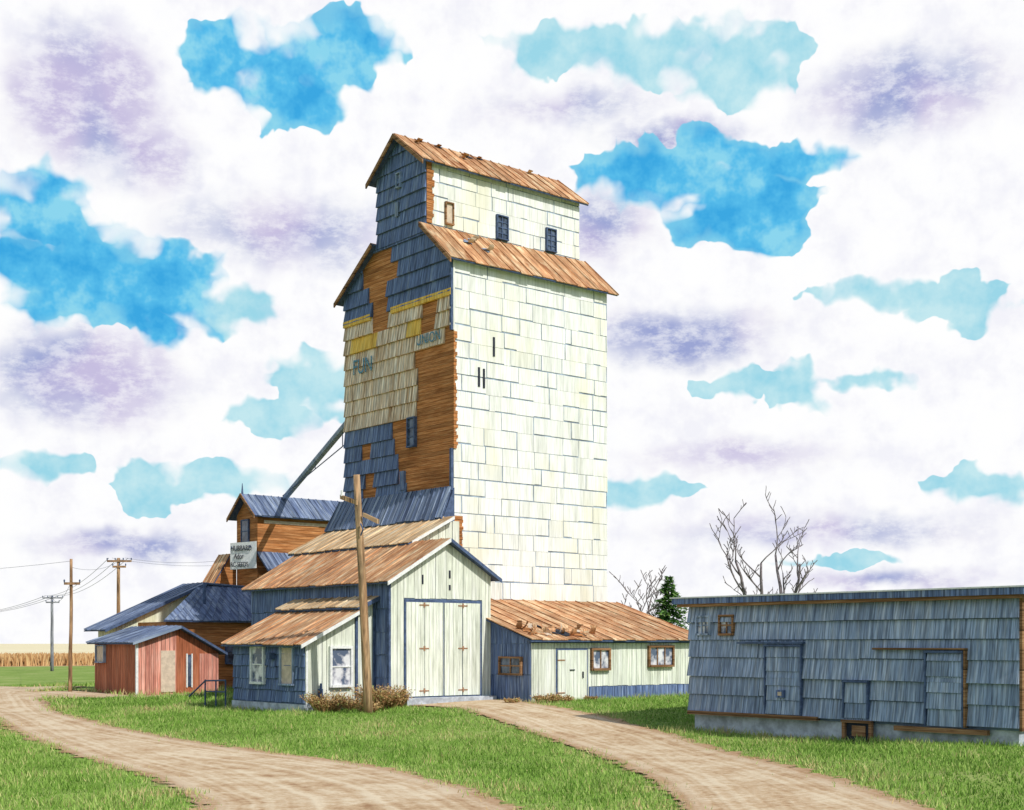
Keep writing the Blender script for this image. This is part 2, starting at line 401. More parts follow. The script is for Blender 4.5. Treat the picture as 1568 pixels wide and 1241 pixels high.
for a,z0,z1 in((35.55,14.1,14.9),(34.76,12.75,13.55),(35.02,12.72,13.52)): wbox(mb,WR,a,a+.1,z0,z1,0,.06,BLACKB)
mb.build('slot_openings',E)
P1=[(50.62,19.16),(47.95,18.8),(48.05,17.85),(48.84,17.87),(48.59,16.69),(48.44,15.82),(49.44,15.57),(49.84,16.41),(50.2,17.3),(50.62,18.23)]
P3=[(44.0,14.4),(46.5,14.5),(46.52,11.7),(48.2,11.7),(48.2,10.4),(47.47,8.7),(46.9,8.3),(44.0,8.3)]
def pl(Y,z):
    if inpoly(Y,z,P1) or inpoly(Y,z,P3): return None
    if 45.06<Y<46.3 and 14.95<z<16.3: return None
    if 49.95<Y<50.75 and 10.3<z<11.1: return None
    if 49.6<Y<50.5 and 8.4<z<9.6: return None
    if 44.0<Y<44.5 and 14<z<15.2: return None
    if z>16.35: return BLUE
    if z<11.75: return BLUE
    if 49.5<Y<51.4 and 14.95<z<15.6: return YEL
    if 46.4<Y<47.4 and 14.9<z<15.6: return YEL
    return TAN
def slope_clip(a,bq):
    d=Vector((0,bq[0]-a[0],bq[1]-a[1])).normalized(); n=Vector((0,-d.z,d.y))
    if n.z<0:n=-n
    return (Vector((0,a[0],a[1])),n)
mb=MB()
courses(mb,WL,y0,y1,8.3,19.5,.68,.36,pl,gap=.025,tilt=.10,base=.02,pgap=0,vgap=.05,jz=.012,rowshade=.85,tv=.04)
mb.build('weathered_siding',E,clip=[slope_clip((y0,18.0),(45.95,19.6)),slope_clip((y1,17.75),(49.5,19.5))])
mb=MB()
courses(mb,WL,45.9,49.52,19.3,23.7,.62,.6,BLUE,gap=.025,tilt=.09,base=.02,pgap=0,vgap=.1,jz=.012,rowshade=.85,tv=.04)
mb.build('headhouse_gable_siding',E,clip=[slope_clip((45.9,22.35),(47.75,23.72)),slope_clip((49.55,22.35),(47.75,23.72))])
mb=MB()
wbox(mb,WL,y0,48.35,16.33,16.6,0,.135,YEL,.6); wbox(mb,WL,49.95,y1,16.36,16.62,0,.135,YEL,.4)
wbox(mb,WL,y0-.04,y0+.07,14.9,17.95,0,.12,DTRIM); wbox(mb,WL,y0-.04,y0+.08,8.4,10.1,0,.12,DTRIM)
mb.build('painted_band',E)
text('FUN','lettering',E,(x0-.14,51.3,14.12),(0,-1,0),.95,TEAL,ext=.006,sx=.85)
text('UNION','lettering_union',E,(x0-.14,46.45,14.62),(0,-1,0),.6,TEAL,ext=.006,sx=.85)
window(E,WL,46.65,47.1,10.5,11.65,frame=DTRIM,glass=GLASS,nx=1,nz=3,fw=.06)
window(E,WL,47.66,47.94,21.62,22.2,frame=BLUEL,glass=GLASS,nx=1,nz=1,fw=.045)
mb=MB();wbox(mb,WL,47.4,47.7,8.7,9.5,0,.12,BLUE,.3);wbox(mb,WL,47.8,48.05,20.4,21.0,0,.125,BLUEL,.1);mb.build('siding_patches',E)
mb=MB()
roof(mb,(33.15,43.75,17.7),(42.45,43.75,17.7),(42.45,45.94,19.62),(33.15,45.94,19.62),.62,RUSTX)
roof(mb,(33.15,52.5,17.5),(42.45,52.5,17.5),(42.45,49.5,19.55),(33.15,49.5,19.55),.7,RUSTX)
mb.build('shoulder_roof',E)
mb=MB()
roof(mb,(33.1,45.6,22.17),(42.4,45.6,22.17),(42.4,47.75,23.8),(33.1,47.75,23.8),.6,RUSTX)
roof(mb,(33.1,49.85,22.2),(42.4,49.85,22.2),(42.4,47.76,23.8),(33.1,47.76,23.8),.7,RUSTX)
mb.build('headhouse_roof',E)
mb=MB()
uy=Vector((0,2.15,1.63)).normalized();nn=Vector((0,-1.63,2.15)).normalized();ux=Vector((1,0,0))
def onroof(x,t): return Vector((x,45.6+2.15*t,22.17+1.63*t))
for x,t,w,h in((34.4,.93,.7,.35),(35.3,.9,.5,.4),(36.7,.8,.9,.5),(37.5,.88,.5,.3),(36.2,.62,.5,.3),(34.0,.8,.35,.5),(40.5,.9,.6,.25)):
    tear(mb,onroof(x,t),ux,uy,nn,w,h,random.choice((BLACKB,BROWNT)))
    curl(mb,onroof(x-w*.2,t)+nn*.07,(1,.1,0),(.1,-1,-.7),w*.5,.22,RUSTX,turns=.35,n=4)
uy2=Vector((0,2.19,1.92)).normalized();n2_=Vector((0,-1.92,2.19)).normalized()
for x,t,w,h in((35.0,.62,.8,.6),(35.8,.5,.6,.5),(35.4,.75,.6,.3)):
    p=Vector((x,43.75+2.19*t,17.7+1.92*t)); tear(mb,p,ux,uy2,n2_,w,h,BLUEL)
    curl(mb,p+n2_*.07,(1,.1,0),(.3,-1,-.8),.35,.4,TANP,turns=.5,n=5)
mb.build('torn_roof_sheets',E)
mb=MB()
for a,z,yy_,sl in((45.62,22.1,47.75,23.74),(49.82,22.12,47.75,23.74)): mb.hexa([(33.05,a,z-.12),(33.12,a,z-.12),(33.12,yy_,sl-.12),(33.05,yy_,sl-.12)],[(33.05,a,z+.06),(33.12,a,z+.06),(33.12,yy_,sl+.08),(33.05,yy_,sl+.08)],BROWNT)
for a,z,yy_,sl in((43.77,17.65,45.94,19.58),(52.48,17.45,49.5,19.5)): mb.hexa([(33.1,a,z-.12),(33.17,a,z-.12),(33.17,yy_,sl-.12),(33.1,yy_,sl-.12)],[(33.1,a,z+.06),(33.17,a,z+.06),(33.17,yy_,sl+.08),(33.1,yy_,sl+.08)],BROWNT)
mb.build('barge_boards',E)
mb=MB()
roof(mb,(32.75,43.9,7.2),(32.75,52.6,7.2),(33.42,52.4,8.55),(33.42,44.1,8.55),.35,BRY)
mb.prism([(32.85,7.1),(33.5,7.1),(33.5,8.5)],'y',44.0,52.5,DTRIM); mb.build('skirt_roof',E)

# ------------------------------------------------------------ driveway shed
S=group('driveway_shed',(31,46,0))
mb=MB(); mb.prism([(28.5,-1),(33.2,-1),(33.2,4.78),(31.03,6.02),(28.5,4.58)],'y',41.3,51.6,DARK)
mb.prism([(31.0,4),(33.45,4),(33.45,7.1),(32.9,7.0),(31.0,6.1)],'y',43.65,52.3,DARK); mb.build('shed_core',S)
WS=Wall('y',41.3)
mb=MB()
for a,c_,z0 in((28.5,29.08,0),(32.76,33.2,0),(29.08,32.76,3.84)):
    courses(mb,WS,a,c_,z0,6.1,6.1,.3,CREAMB,gap=.016,tilt=.0,base=.03)
def sl_clip(a,bq):
    d=Vector((bq[0]-a[0],0,bq[1]-a[1])).normalized(); n=Vector((-d.z,0,d.x))
    if n.z<0:n=-n
    return (Vector((a[0],0,a[1])),n)
mb.build('gable_boards',S,clip=[sl_clip((28.5,4.58),(31.03,6.02)),sl_clip((33.2,4.78),(31.03,6.02))])
mb=MB();courses(mb,Wall('y',43.65),31.0,33.45,5.5,7.1,3,.3,CREAMB,gap=.02,tilt=0,base=.03)
mb.build('upper_gable_boards',S,clip=[sl_clip((31.0,6.08),(32.9,6.98))])
mb=MB()
courses(mb,Wall('x',28.5),41.3,51.6,0,4.5,.9,.6,BLUE,gap=.03,tilt=.03,base=.02,vgap=.3)
wbox(mb,Wall('x',28.5),41.27,41.4,-.5,4.5,0,.09,DTRIM)
mb.build('side_siding',S)
mb=MB()
wbox(mb,WS,29.1,32.74,.1,3.82,.0,.035,DTRIM)
for a,bq in((29.17,29.97),(29.99,30.87),(30.93,31.78),(31.80,32.66)):
    u=a
    while u<bq-.03:
        ue=min(u+.21,bq); wbox(mb,WS,u,ue-.01,.22,3.72,.035,.075,CREAMB,random.uniform(.55,.9)); u=ue
for uu in(29.97,31.79):
    for z in(.42,2.0,3.62):
        wbox(mb,WS,uu-.22,uu+.22,z-.022,z+.022,.075,.095,HINGE); wbox(mb,WS,uu-.03,uu+.03,z-.09,z+.09,.075,.105,HINGE)
mb.build('double_doors',S)
mb=MB();wbox(mb,WS,31.15,31.23,4.65,4.95,0,.05,BLACKB);wbox(mb,WS,31.15,31.23,4.2,4.4,0,.05,BLACKB);wbox(mb,WS,29.9,29.96,4.4,4.75,0,.05,BLACKB)
wbox(mb,WS,28.9,33.1,-.6,.17,0,.5,CONC);mb.build('sill_and_slots',S)
mb=MB()
roof(mb,(28.15,41.0,4.42),(28.15,51.9,4.42),(31.03,51.9,6.12),(31.03,41.0,6.12),.6,RUSTY)
roof(mb,(33.5,41.0,4.66),(33.5,44.0,4.66),(31.03,44.0,6.12),(31.03,41.0,6.12),.6,RUSTY)
roof(mb,(30.75,43.35,6.08),(30.75,52.5,6.08),(32.98,52.5,7.24),(32.98,43.35,7.24),.6,TANY)
mb.build('shed_roof',S)
mb=MB()
def barge(mb,ya,xa,za,xb,zb,mat,t=.16):
    mb.hexa([(xa,ya-.05,za-t),(xb,ya-.05,zb-t),(xb,ya,zb-t),(xa,ya,za-t)],[(xa,ya-.05,za+.02),(xb,ya-.05,zb+.02),(xb,ya,zb+.02),(xa,ya,za+.02)],mat)
barge(mb,40.99,28.15,4.42,31.03,6.13,TRIM,.12);barge(mb,40.99,31.04,6.13,33.5,4.66,DTRIM,.12);barge(mb,43.34,30.9,6.15,32.98,7.24,TRIM,.1)
mb.build('barge_boards',S)

# ------------------------------------------------------------ scale office
O=group('scale_office',(27,45,0))
mb=MB();mb.prism([(25.5,-.02),(28.45,-.02),(28.45,3.72),(25.5,2.25)],'y',42.3,47.6,DARK);mb.build('office_core',O)
mb=MB();mb.box(25.44,28.5,42.24,47.66,-1.3,-.01,CONC);mb.build('foundation',O)
WO=Wall('y',42.3);WOX=Wall('x',25.5)
mb=MB();courses(mb,WO,25.5,28.45,.02,3.8,4,.22,CREAMB,gap=.018,tilt=0,base=.03)
mb.build('front_boards',O,clip=[sl_clip((25.5,2.25),(28.45,3.72))])
mb=MB();courses(mb,WOX,42.3,47.6,.0,2.25,.44,.5,BLUE,gap=.03,tilt=.05,base=.02,vgap=.5)
mb.build('side_siding',O)
window(O,WO,26.55,27.35,.68,2.0,glass=GLASSC,nx=1,nz=2)
window(O,WOX,45.15,46.0,.75,2.05,glass=GLASSC,nx=1,nz=2)
window(O,WOX,43.0,43.85,.72,2.02,glass=TANP,nx=1,nz=1,frame=BLUEL,fw=.06)
mb=MB();wbox(mb,WO,27.58,27.68,-.3,3.3,.03,.1,DTRIM);wbox(mb,WO,28.36,28.45,0,3.7,0,.1,DTRIM);wbox(mb,WO,25.49,25.57,0,2.25,0,.07,TRIM)
wbox(mb,WO,26.0,26.12,-.2,.55,.03,.2,DTRIM);mb.tube([(26.06,42.15,.55),(26.06,42.15,.75)],.05,DTRIM)
wbox(mb,WOX,44.35,44.6,1.6,1.85,.03,.3,DTRIM);mb.build('pipes_and_meter',O)
mb=MB();roof(mb,(25.1,41.95,2.12),(25.1,47.95,2.12),(27.72,47.95,3.42),(27.72,41.95,3.42),.55,RUSTY)
roof(mb,(27.5,41.95,3.5),(27.5,47.95,3.5),(28.47,47.95,3.92),(28.47,41.95,3.92),.55,TANY);mb.box(27.6,27.68,42,47.9,3.3,3.5,DTRIM)
mb.build('office_roof',O)
mb=MB();barge(mb,41.94,25.1,2.12,27.72,3.44,TRIM,.11);barge(mb,41.94,27.73,3.6,28.47,3.93,DTRIM,.13);mb.build('barge_boards',O)
R=group('handrail',(25.3,48.8,0));mb=MB()
for yy_ in(47.9,48.7,49.6): mb.tube([(25.3,yy_,h1(25.3,yy_)-.1),(25.3,yy_,.75)],.035,DTRIM)
mb.tube([(25.3,47.9,.75),(25.3,49.6,.7),(25.1,50.6,.05)],.035,DTRIM);mb.tube([(25.3,47.9,.3),(25.3,49.6,.28)],.025,DTRIM);mb.build('rails',R)

# ------------------------------------------------------------ lean-to warehouse against elevator
Lh=group('lean_to_shed',(38,41,0))
mb=MB();mb.prism([(38.9,-1),(44.08,-1),(44.08,3.9),(38.9,2.33)],'x',33.22,42.3,DARK);mb.build('lean_to_core',Lh)
WLF=Wall('y',38.9);WLX=Wall('x',33.22)
mb=MB();courses(mb,WLF,33.22,36.15,-.3,2.33,3,.26,CREAMB,gap=.016,tilt=0,base=.03);courses(mb,WLF,36.15,42.3,.5,2.33,3,.26,CREAMB,gap=.016,tilt=0,base=.03)
courses(mb,WLF,36.15,42.3,-.8,.49,2,.4,BLUEF,gap=.016,tilt=0,base=.05)
mb.build('front_boards',Lh)
mb=MB();courses(mb,WLX,38.9,41.28,-.3,3.2,1.2,.3,BLUE,gap=.02,tilt=.01,base=.02)
mb.build('side_siding',Lh,clip=[slope_clip((38.9,2.33),(44.08,3.9))])
window(Lh,WLX,39.4,40.6,1.05,1.62,frame=BROWNT,glass=GLASS,nx=2,nz=2,fw=.07)
window(Lh,WLF,36.3,37.15,1.22,1.92,frame=BROWNT,glass=GLASSC,nx=2,nz=1,fw=.09)
window(Lh,WLF,39.45,40.75,1.32,2.02,frame=BROWNT,glass=GLASSC,nx=3,nz=1,fw=.09)
mb=MB();wbox(mb,WLF,34.43,36.08,-.2,2.0,0,.05,DTRIM);u=34.5
while u<36.0:
    wbox(mb,WLF,u,min(u+.2,36.01)-.01,-.14,1.93,.05,.085,CREAMB,random.uniform(.5,.85));u+=.2
for z in(.3,1.55): wbox(mb,WLF,34.48,34.85,z-.022,z+.022,.085,.105,HINGE)
wbox(mb,WLF,35.75,35.8,.85,1.1,.085,.13,BLACKB);wbox(mb,WLF,35.1,35.35,1.15,1.19,.085,.12,BLACKB)
mb.build('plank_door',Lh)
mb=MB();roof(mb,(32.95,38.55,2.3),(42.65,38.55,2.3),(42.65,44.05,3.97),(32.95,44.05,3.97),.6,RUSTX,lift=.03)
mb.build('lean_to_roof',Lh)
mb=MB()
uy3=Vector((0,5.5,1.67)).normalized();n3_=Vector((0,-1.67,5.5)).normalized()
for x,t,w,h in((33.7,.2,.9,1.5),(34.2,.12,.7,1.0),(35.0,.16,1.1,1.5),(35.7,.1,.7,.9),(36.3,.14,.8,1.0),(34.6,.3,.5,.6)):
    p=Vector((x,38.55+5.5*t,2.3+1.67*t)); tear(mb,p,ux,uy3,n3_,w,h,random.choice((BLACKB,TANP,BROWNT,BROWN)))
for k in range(22):
    px=33.3+random.random()*3.3;t=random.uniform(.04,.26)
    curl(mb,(px,38.6+t*5.5,2.38+t*1.67),(1,random.uniform(-.8,.8),0),(random.uniform(-.7,.7),random.choice((-1,1)),.1),random.uniform(.2,.4),random.uniform(.25,.45),random.choice((RUSTX,RUSTX,BROWNT,TANP)),turns=random.uniform(.15,.4),n=5)
mb.build('torn_roof_sheets',Lh)
mb=MB();wbox(mb,WLF,33.15,42.5,2.2,2.33,.02,.12,DTRIM);mb.build('fascia',Lh)

# ------------------------------------------------------------ long blue warehouse (near right)
YE=18.25
Wg=group('blue_warehouse',(34,24,0));WW=Wall('x',31.8)
mb=MB();mb.box(31.82,36.6,YE,29.5,-.02,3.5,DARK);mb.build('warehouse_core',Wg)
mb=MB();mb.box(31.9,36.5,YE+.1,29.4,-1.2,-.02,CONC);mb.build('foundation',Wg)
mb=MB();courses(mb,WW,YE,29.52,.03,3.42,.56,3.6,BLUEL,gap=.016,tilt=.10,base=.02,pgap=0,vgap=.25,jz=.02,rowshade=.8,tv=.08)
mb.build('side_siding',Wg)
mb=MB();courses(mb,Wall('y',YE),31.8,36.6,.0,3.45,.5,.3,PINK,gap=.02,tilt=.02);wbox(mb,Wall('y',YE),31.74,31.9,-.02,3.45,0,.08,BROWNT);mb.build('end_siding',Wg)
mb=MB();mb.hexa([(31.42,YE-.3,3.42),(31.42,29.95,3.42),(37,29.95,3.52),(37,YE-.3,3.52)],[(31.42,YE-.3,3.6),(31.42,29.95,3.6),(37,29.95,3.72),(37,YE-.3,3.72)],BLUE)
mb.box(31.5,31.72,YE-.2,29.8,3.33,3.42,BROWNT);mb.hexa([(31.38,YE-.35,3.6),(31.38,30,3.6),(37,30,3.72),(37,YE-.35,3.72)],[(31.38,YE-.35,3.64),(31.38,30,3.64),(37,30,3.76),(37,YE-.35,3.76)],TRIM)
mb.build('flat_roof',Wg)
window(Wg,WW,28.62,29.1,2.5,3.0,frame=BLUEL,glass=GLASSC,nx=3,nz=2,fw=.06)
window(Wg,WW,27.68,28.15,2.5,3.0,frame=BROWNT,glass=GLASSC,nx=2,nz=2,fw=.07)
mb=MB()
def panel(mb,a,bq,z0,z1,tr):
    wbox(mb,WW,a,a+.05,z0,z1,.05,.17,tr);wbox(mb,WW,bq-.05,bq,z0,z1,.05,.17,tr);wbox(mb,WW,a,bq,z1,z1+.06,.05,.2,tr)
    courses(mb,Wall('x',31.8-.1),a+.06,bq-.06,z0,z1-.01,.43,2,BLUEL,gap=.02,tilt=.05,base=.01,pgap=.0,vgap=.2,jz=.01,tv=.05)
panel(mb,25.02,26.4,.1,2.1,DTRIM);wbox(mb,WW,24.95,27.4,2.18,2.23,.06,.23,DTRIM)
panel(mb,19.77,20.94,.0,1.94,DTRIM);wbox(mb,WW,19.7,22.55,2.02,2.07,.06,.21,BROWNT);wbox(mb,WW,19.7,19.75,.0,2.02,.05,.19,BROWNT)
panel(mb,22.72,23.58,.1,1.1,DTRIM)
wbox(mb,WW,24.45,29.45,-.02,.09,.02,.2,BROWNT);wbox(mb,WW,19.1,21.9,-.17,-.04,.0,.14,BROWNT)
wbox(mb,WW,22.68,23.53,-.5,.03,.02,.07,BLACKB);wbox(mb,WW,22.6,23.6,-.02,.05,.07,.2,BROWNT);wbox(mb,WW,22.6,22.7,-.6,-.02,.07,.16,BROWNT);wbox(mb,WW,23.5,23.6,-.6,-.02,.07,.16,BROWNT);wbox(mb,WW,22.85,23.3,-.4,-.1,.07,.1,BROWNT)
wbox(mb,WW,25.62,25.9,.6,.82,.13,.22,BLUE);wbox(mb,WW,25.69,25.83,.66,.77,.22,.23,TANP)
mb.build('doors_and_sills',Wg)

# ------------------------------------------------------------ far left cluster
D=group('red_shed',(29,62,0));WD=Wall('y',59.6)
mb=MB();mb.prism([(26.9,-1),(31.1,-1),(31.1,1.75),(29.0,2.9),(26.9,2.3)],'y',59.6,64.3,REDB);mb.build('shed_core',D)
mb=MB();courses(mb,WD,26.98,28.9,-.4,2.95,4,.24,PINK,gap=.014,tilt=0,base=.03);courses(mb,WD,30.1,31.1,-.4,1.7,4,.24,PINK,gap=.014,tilt=0,base=.03)
mb.build('pink_boards',D,clip=[sl_clip((26.9,2.28),(29.0,2.88))])
mb=MB();wbox(mb,WD,28.1,28.82,-.1,1.85,.0,.07,TANP);wbox(mb,WD,26.86,26.98,-.4,2.3,0,.08,TRIM);wbox(mb,WD,29.4,29.47,.1,1.7,0,.06,TRIM);wbox(mb,WD,29.47,29.66,.15,1.65,0,.05,GLASS);wbox(mb,WD,29.66,29.72,.1,1.7,0,.06,TRIM)
mb.build('door_and_trim',D)
mb=MB();courses(mb,Wall('x',26.9),59.7,64.3,-.4,2.3,3,.3,REDB,gap=.01,tilt=0);mb.build('side_boards',D)
window(D,Wall('x',26.9),63.0,63.9,1.3,2.05,frame=BLUEL,glass=TANP,nx=1,nz=1,fw=.05)
mb=MB();roof(mb,(26.6,59.3,2.2),(26.6,64.6,2.2),(29.0,64.6,2.98),(29.0,59.3,2.98),.5,BRY);roof(mb,(31.4,59.3,1.7),(31.4,64.6,1.7),(29.0,64.6,2.98),(29.0,59.3,2.98),.5,BRY)
barge(mb,59.28,26.6,2.22,29.0,3.0,BLUEL,.1);barge(mb,59.28,29.01,3.0,31.4,1.72,DTRIM,.1);mb.build('shed_roof',D)
C=group('annex_barn',(33,67,0))
mb=MB();mb.prism([(28.7,-1),(40,-1),(40,5.2),(33.5,5.2),(28.7,3.05)],'y',66,68.2,GRNW);mb.build('barn_core',C)
mb=MB();mb.box(29.9,36.5,62.8,66,-1,3.25,BROWN);mb.build('porch_walls',C)
mb=MB();roof(mb,(29.6,62.4,3.3),(36.8,62.4,3.3),(37.2,65.95,5.25),(33.3,65.95,5.25),.5,BRX);mb.tube([(32.6,64,4.0),(32.6,64,5.3)],.09,DTRIM);mb.build('porch_roof',C)
mb=MB();roof(mb,(28.0,65.7,2.85),(28.0,68.4,2.85),(33.6,68.4,5.36),(33.6,65.7,5.36),.6,BRY);roof(mb,(40.5,65.7,5.0),(40.5,68.4,5.0),(33.6,68.4,5.36),(33.6,65.7,5.36),.6,BRY)
barge(mb,65.7,28.0,2.88,33.6,5.38,DTRIM,.14);mb.build('barn_roof',C)
window(C,Wall('y',62.8),33.2,33.7,1.2,2.3,frame=DTRIM,nx=1,nz=2,fw=.07)
A=group('annex_tower',(42,69.2,0))
mb=MB();mb.prism([(68,-1),(70.4,-1),(70.4,9.5),(69.2,10.5),(68,9.5)],'x',37.9,48,BROWN)
mb.prism([(36.5,-1),(37.9,-1),(37.9,7.2),(37.45,7.15),(36.5,5.55)],'y',70.45,71.6,BROWN);mb.box(37.95,42,66.7,67.99,-1,6.0,BROWN);mb.build('tower_walls',A)
mb=MB();roof(mb,(37.5,67.6,9.3),(48.4,67.6,9.3),(48.4,69.2,10.62),(37.5,69.2,10.62),.5,BRX);roof(mb,(37.5,70.8,9.3),(48.4,70.8,9.3),(48.4,69.2,10.62),(37.5,69.2,10.62),.5,BRX)
roof(mb,(37.85,66.4,5.95),(42.2,66.4,5.95),(42.2,67.98,7.3),(37.85,67.98,7.3),.45,BRX);roof(mb,(36.3,70.4,5.4),(36.3,71.7,5.4),(37.5,71.7,7.3),(37.5,70.4,7.3),.5,RUSTY)
mb.tube([(37.6,69.2,10.6),(37.6,69.2,11.25)],[.08,.02],DTRIM)
for s_ in(67.6,70.8): mb.hexa([(37.44,s_,9.15),(37.5,s_,9.15),(37.5,69.2,10.5),(37.44,69.2,10.5)],[(37.44,s_,9.35),(37.5,s_,9.35),(37.5,69.2,10.68),(37.44,69.2,10.68)],BROWNT)
mb.build('tower_roof',A)
mb=MB();wbox(mb,Wall('y',68),38.3,43,8.95,9.12,0,.05,TANP);mb.build('pale_frieze',A)
window(A,Wall('x',37.9),68.95,69.7,7.95,9.15,frame=DTRIM,nx=1,nz=2,fw=.07,dep=.1)
Sg=group('painted_sign',(37.2,69,7.2))
sx0=Vector((37.0,69.5,0));sx1=Vector((37.72,67.85,0))
dv=(sx1-sx0).normalized();nv=Vector((dv.y,-dv.x,0))
mb=MB();q=nv*.05
mb.hexa([sx0+Vector((0,0,6.35)),sx1+Vector((0,0,6.4)),sx1-q+Vector((0,0,6.4)),sx0-q+Vector((0,0,6.35))],[sx0+Vector((0,0,7.85)),sx1+Vector((0,0,7.9)),sx1-q+Vector((0,0,7.9)),sx0-q+Vector((0,0,7.85))],TRIM)
mb.tube([(37.95,68.2,7.6),(37.5,68.2,7.6)],.04,DTRIM);mb.tube([(37.95,69.4,7.6),(37.0,69.4,7.6)],.04,DTRIM);mb.build('board',Sg)
sgn=nv if nv.x<0 else -nv
for s_,off,zz,sz in(('HUBBARD',.08,7.4,.42),('Ador',.3,6.95,.42),('RC-SEEDS',.06,6.5,.38)):
    o_=sx0+dv*off+sgn*.06; text(s_,'sign_text',Sg,(o_.x,o_.y,zz),tuple(dv),sz,BLACKB,sx=.76)
Sp=group('grain_spout',(37,60,11))
mb=MB();mb.tube([(33.9,51.9,12.55),(40.3,69.1,10.6)],.17,BLUEL,8);mb.tube([(34.0,52.0,11.6),(40.1,69.0,10.7)],.03,DTRIM)
for t in(.15,.5,.85): 
    p=Vector((33.9,51.9,12.55)).lerp(Vector((40.3,69.1,10.6)),t); q=Vector((34.0,52.0,11.6)).lerp(Vector((40.1,69.0,10.7)),t); mb.tube([p,q],.025,DTRIM)
mb.build('spout_pipe',Sp)

# ------------------------------------------------------------ poles & wires
Rv=Vector((.7694,-.6388,0))
def pole(name,base,top,r,mat,arms=(),seg=10):
    g_=group(name,(base[0],base[1],0));mb=MB();b_=Vector(base);t_=Vector(top)
    pts=[b_.lerp(t_,k/6)+Vector((random.uniform(-.02,.02),random.uniform(-.02,.02),0)) for k in range(7)]
    mb.tube(pts,[r*(1-.3*k/6) for k in range(7)],mat,seg);mb.build('post',g_,smooth=True)
    if arms:
        mb=MB()
        for z,wd,off,tilt in arms:
            p=b_.lerp(t_,(z-b_.z)/(t_.z-b_.z))
            a=p+Rv*(-wd/2+off)-Vector((0,.12,tilt));c=p+Rv*(wd/2+off)-Vector((0,.12,-tilt))
            u=Vector((0,0,.06));w=Vector((0,.05,0))
            mb.hexa([a-u-w,c-u-w,c-u+w,a-u+w],[a+u-w,c+u-w,c+u+w,a+u+w],mat)
            k=max(2,int(wd/.4)+1)
            for i in range(k):
                q=a.lerp(c,i/(k-1));mb.tube([q+Vector((0,0,.05)),q+Vector((0,0,.16)),q+Vector((0,0,.2))],[.03,.045,.02],DTRIM)
        mb.build('crossarms',g_)
    return g_
pp=pole('utility_pole',(26.35,39.5,-.6),(25.92,39.6,8.0),.165,POLEW,())
mb=MB();mb.hexa([(25.85,39.5,6.95),(25.95,39.5,6.95),(25.75,40.25,7.2),(25.65,40.25,7.2)],[(25.85,39.5,7.1),(25.95,39.5,7.1),(25.75,40.25,7.35),(25.65,40.25,7.35)],POLEW)
mb.hexa([(26.0,39.35,6.55),(26.1,39.35,6.55),(26.45,39.0,6.3),(26.35,39.0,6.3)],[(26.0,39.35,6.68),(26.1,39.35,6.68),(26.45,39.0,6.45),(26.35,39.0,6.45)],POLEW)
mb.tube([(25.95,39.4,5.9),(25.95,39.25,6.1),(25.95,39.4,6.3)],.03,DTRIM);mb.tube([(25.7,40.2,7.3),(25.7,40.2,7.5)],.05,TRIM);mb.build('brackets',pp)
pole('utility_pole',(25.9,64.9,-.4),(25.95,64.9,6.3),.1,POLEW,((5.1,.75,0,.0),))
pole('utility_pole',(35.4,81,-.4),(35.4,81,7.5),.14,POLEW,((7.3,1.5,0,0),(6.95,.8,0,0)))
pole('utility_pole',(47,122,-.4),(47,122,6.5),.16,POLEG,((6.3,1.8,0,0),(5.9,1.2,0,0)))
pw=group('power_lines',(30,80,6));mb=MB()
def wire(a,c,sag,r=.010):
    a=Vector(a);c=Vector(c);mb.tube([a.lerp(c,k/14)-Vector((0,0,sag*4*(k/14)*(1-k/14))) for k in range(15)],r,WIRE,4)
for o in(-.6,0,.6):
    wire(Vector((35.4,81,7.5))+Rv*o,Vector((47,122,6.5))+Rv*o,.6,.014)
    wire(Vector((47,122,6.5))+Rv*o,Vector((60,190,6.4))+Rv*o,.7,.02)
for o in(-.4,.4): wire(Vector((35.4,81,7.5))+Rv*o,(38.0,71.0+o*.5,6.9+o*.4),.25)
wire((25.95,64.9,5.2),(47,122,6.4),.7);wire((25.95,64.9,5.9),(35.4,81,7.3),.3);wire((25.95,64.9,6.2),(14,88,6.3),.5)
mb.build('wires',pw)

# ------------------------------------------------------------ trees
def bare_tree(name,base,limbs,seed,r0=.16):
    """limbs: main forks as (start height, direction, length)"""
    random.seed(seed);g_=group(name,base);mb=MB();B=Vector(base)
    def br(p,d,l,r,dep):
        n=5;pts=[p];dd=d.copy()
        for i in range(n):
            dd=(dd+Vector((random.uniform(-1,1),random.uniform(-1,1),random.uniform(-.35,.85)))*.2).normalized();pts.append(pts[-1]+dd*l/n)
        re=max(r*.45,.02)
        mb.tube(pts,[r+(re-r)*k/n for k in range(n+1)],BARK,6 if dep<2 else 4,random.random())
        if dep>=3: return
        for q in ((1,2,3,4,5) if dep==0 else (2,3,4,5)):
            if random.random()<.9:
                s=random.choice((-1,1)); a=Rv*s*random.uniform(.5,1.05)+Vector((random.uniform(-.4,.4),random.uniform(-.4,.4),random.uniform(.3,.9)))
                rr=(r+(re-r)*q/n)*.68
                br(pts[q],(dd*.7+a).normalized(),l*random.uniform(.34,.54),max(rr,.02),dep+1)
    top=max(s for s,_,_ in limbs)
    tr=[B+Vector((math.sin(k*1.3)*.05,math.cos(k)*.05,top*k/5)) for k in range(6)]
    mb.tube(tr,[r0*(1.25-.35*k/5) for k in range(6)],BARK,8)
    for s,d,l in limbs:
        dd=(Rv*d[0]+Vector((.6388,.7694,0))*d[1]+Vector((0,0,d[2]))).normalized(); br(B+Vector((0,0,s)),dd,l,r0*.75,0)
    mb.build('trunk_and_branches',g_,smooth=True)
def at(u,d): k=(u-784)/2089.;return ((.6388+.7694*k)*d,(.7694-.6388*k)*d)
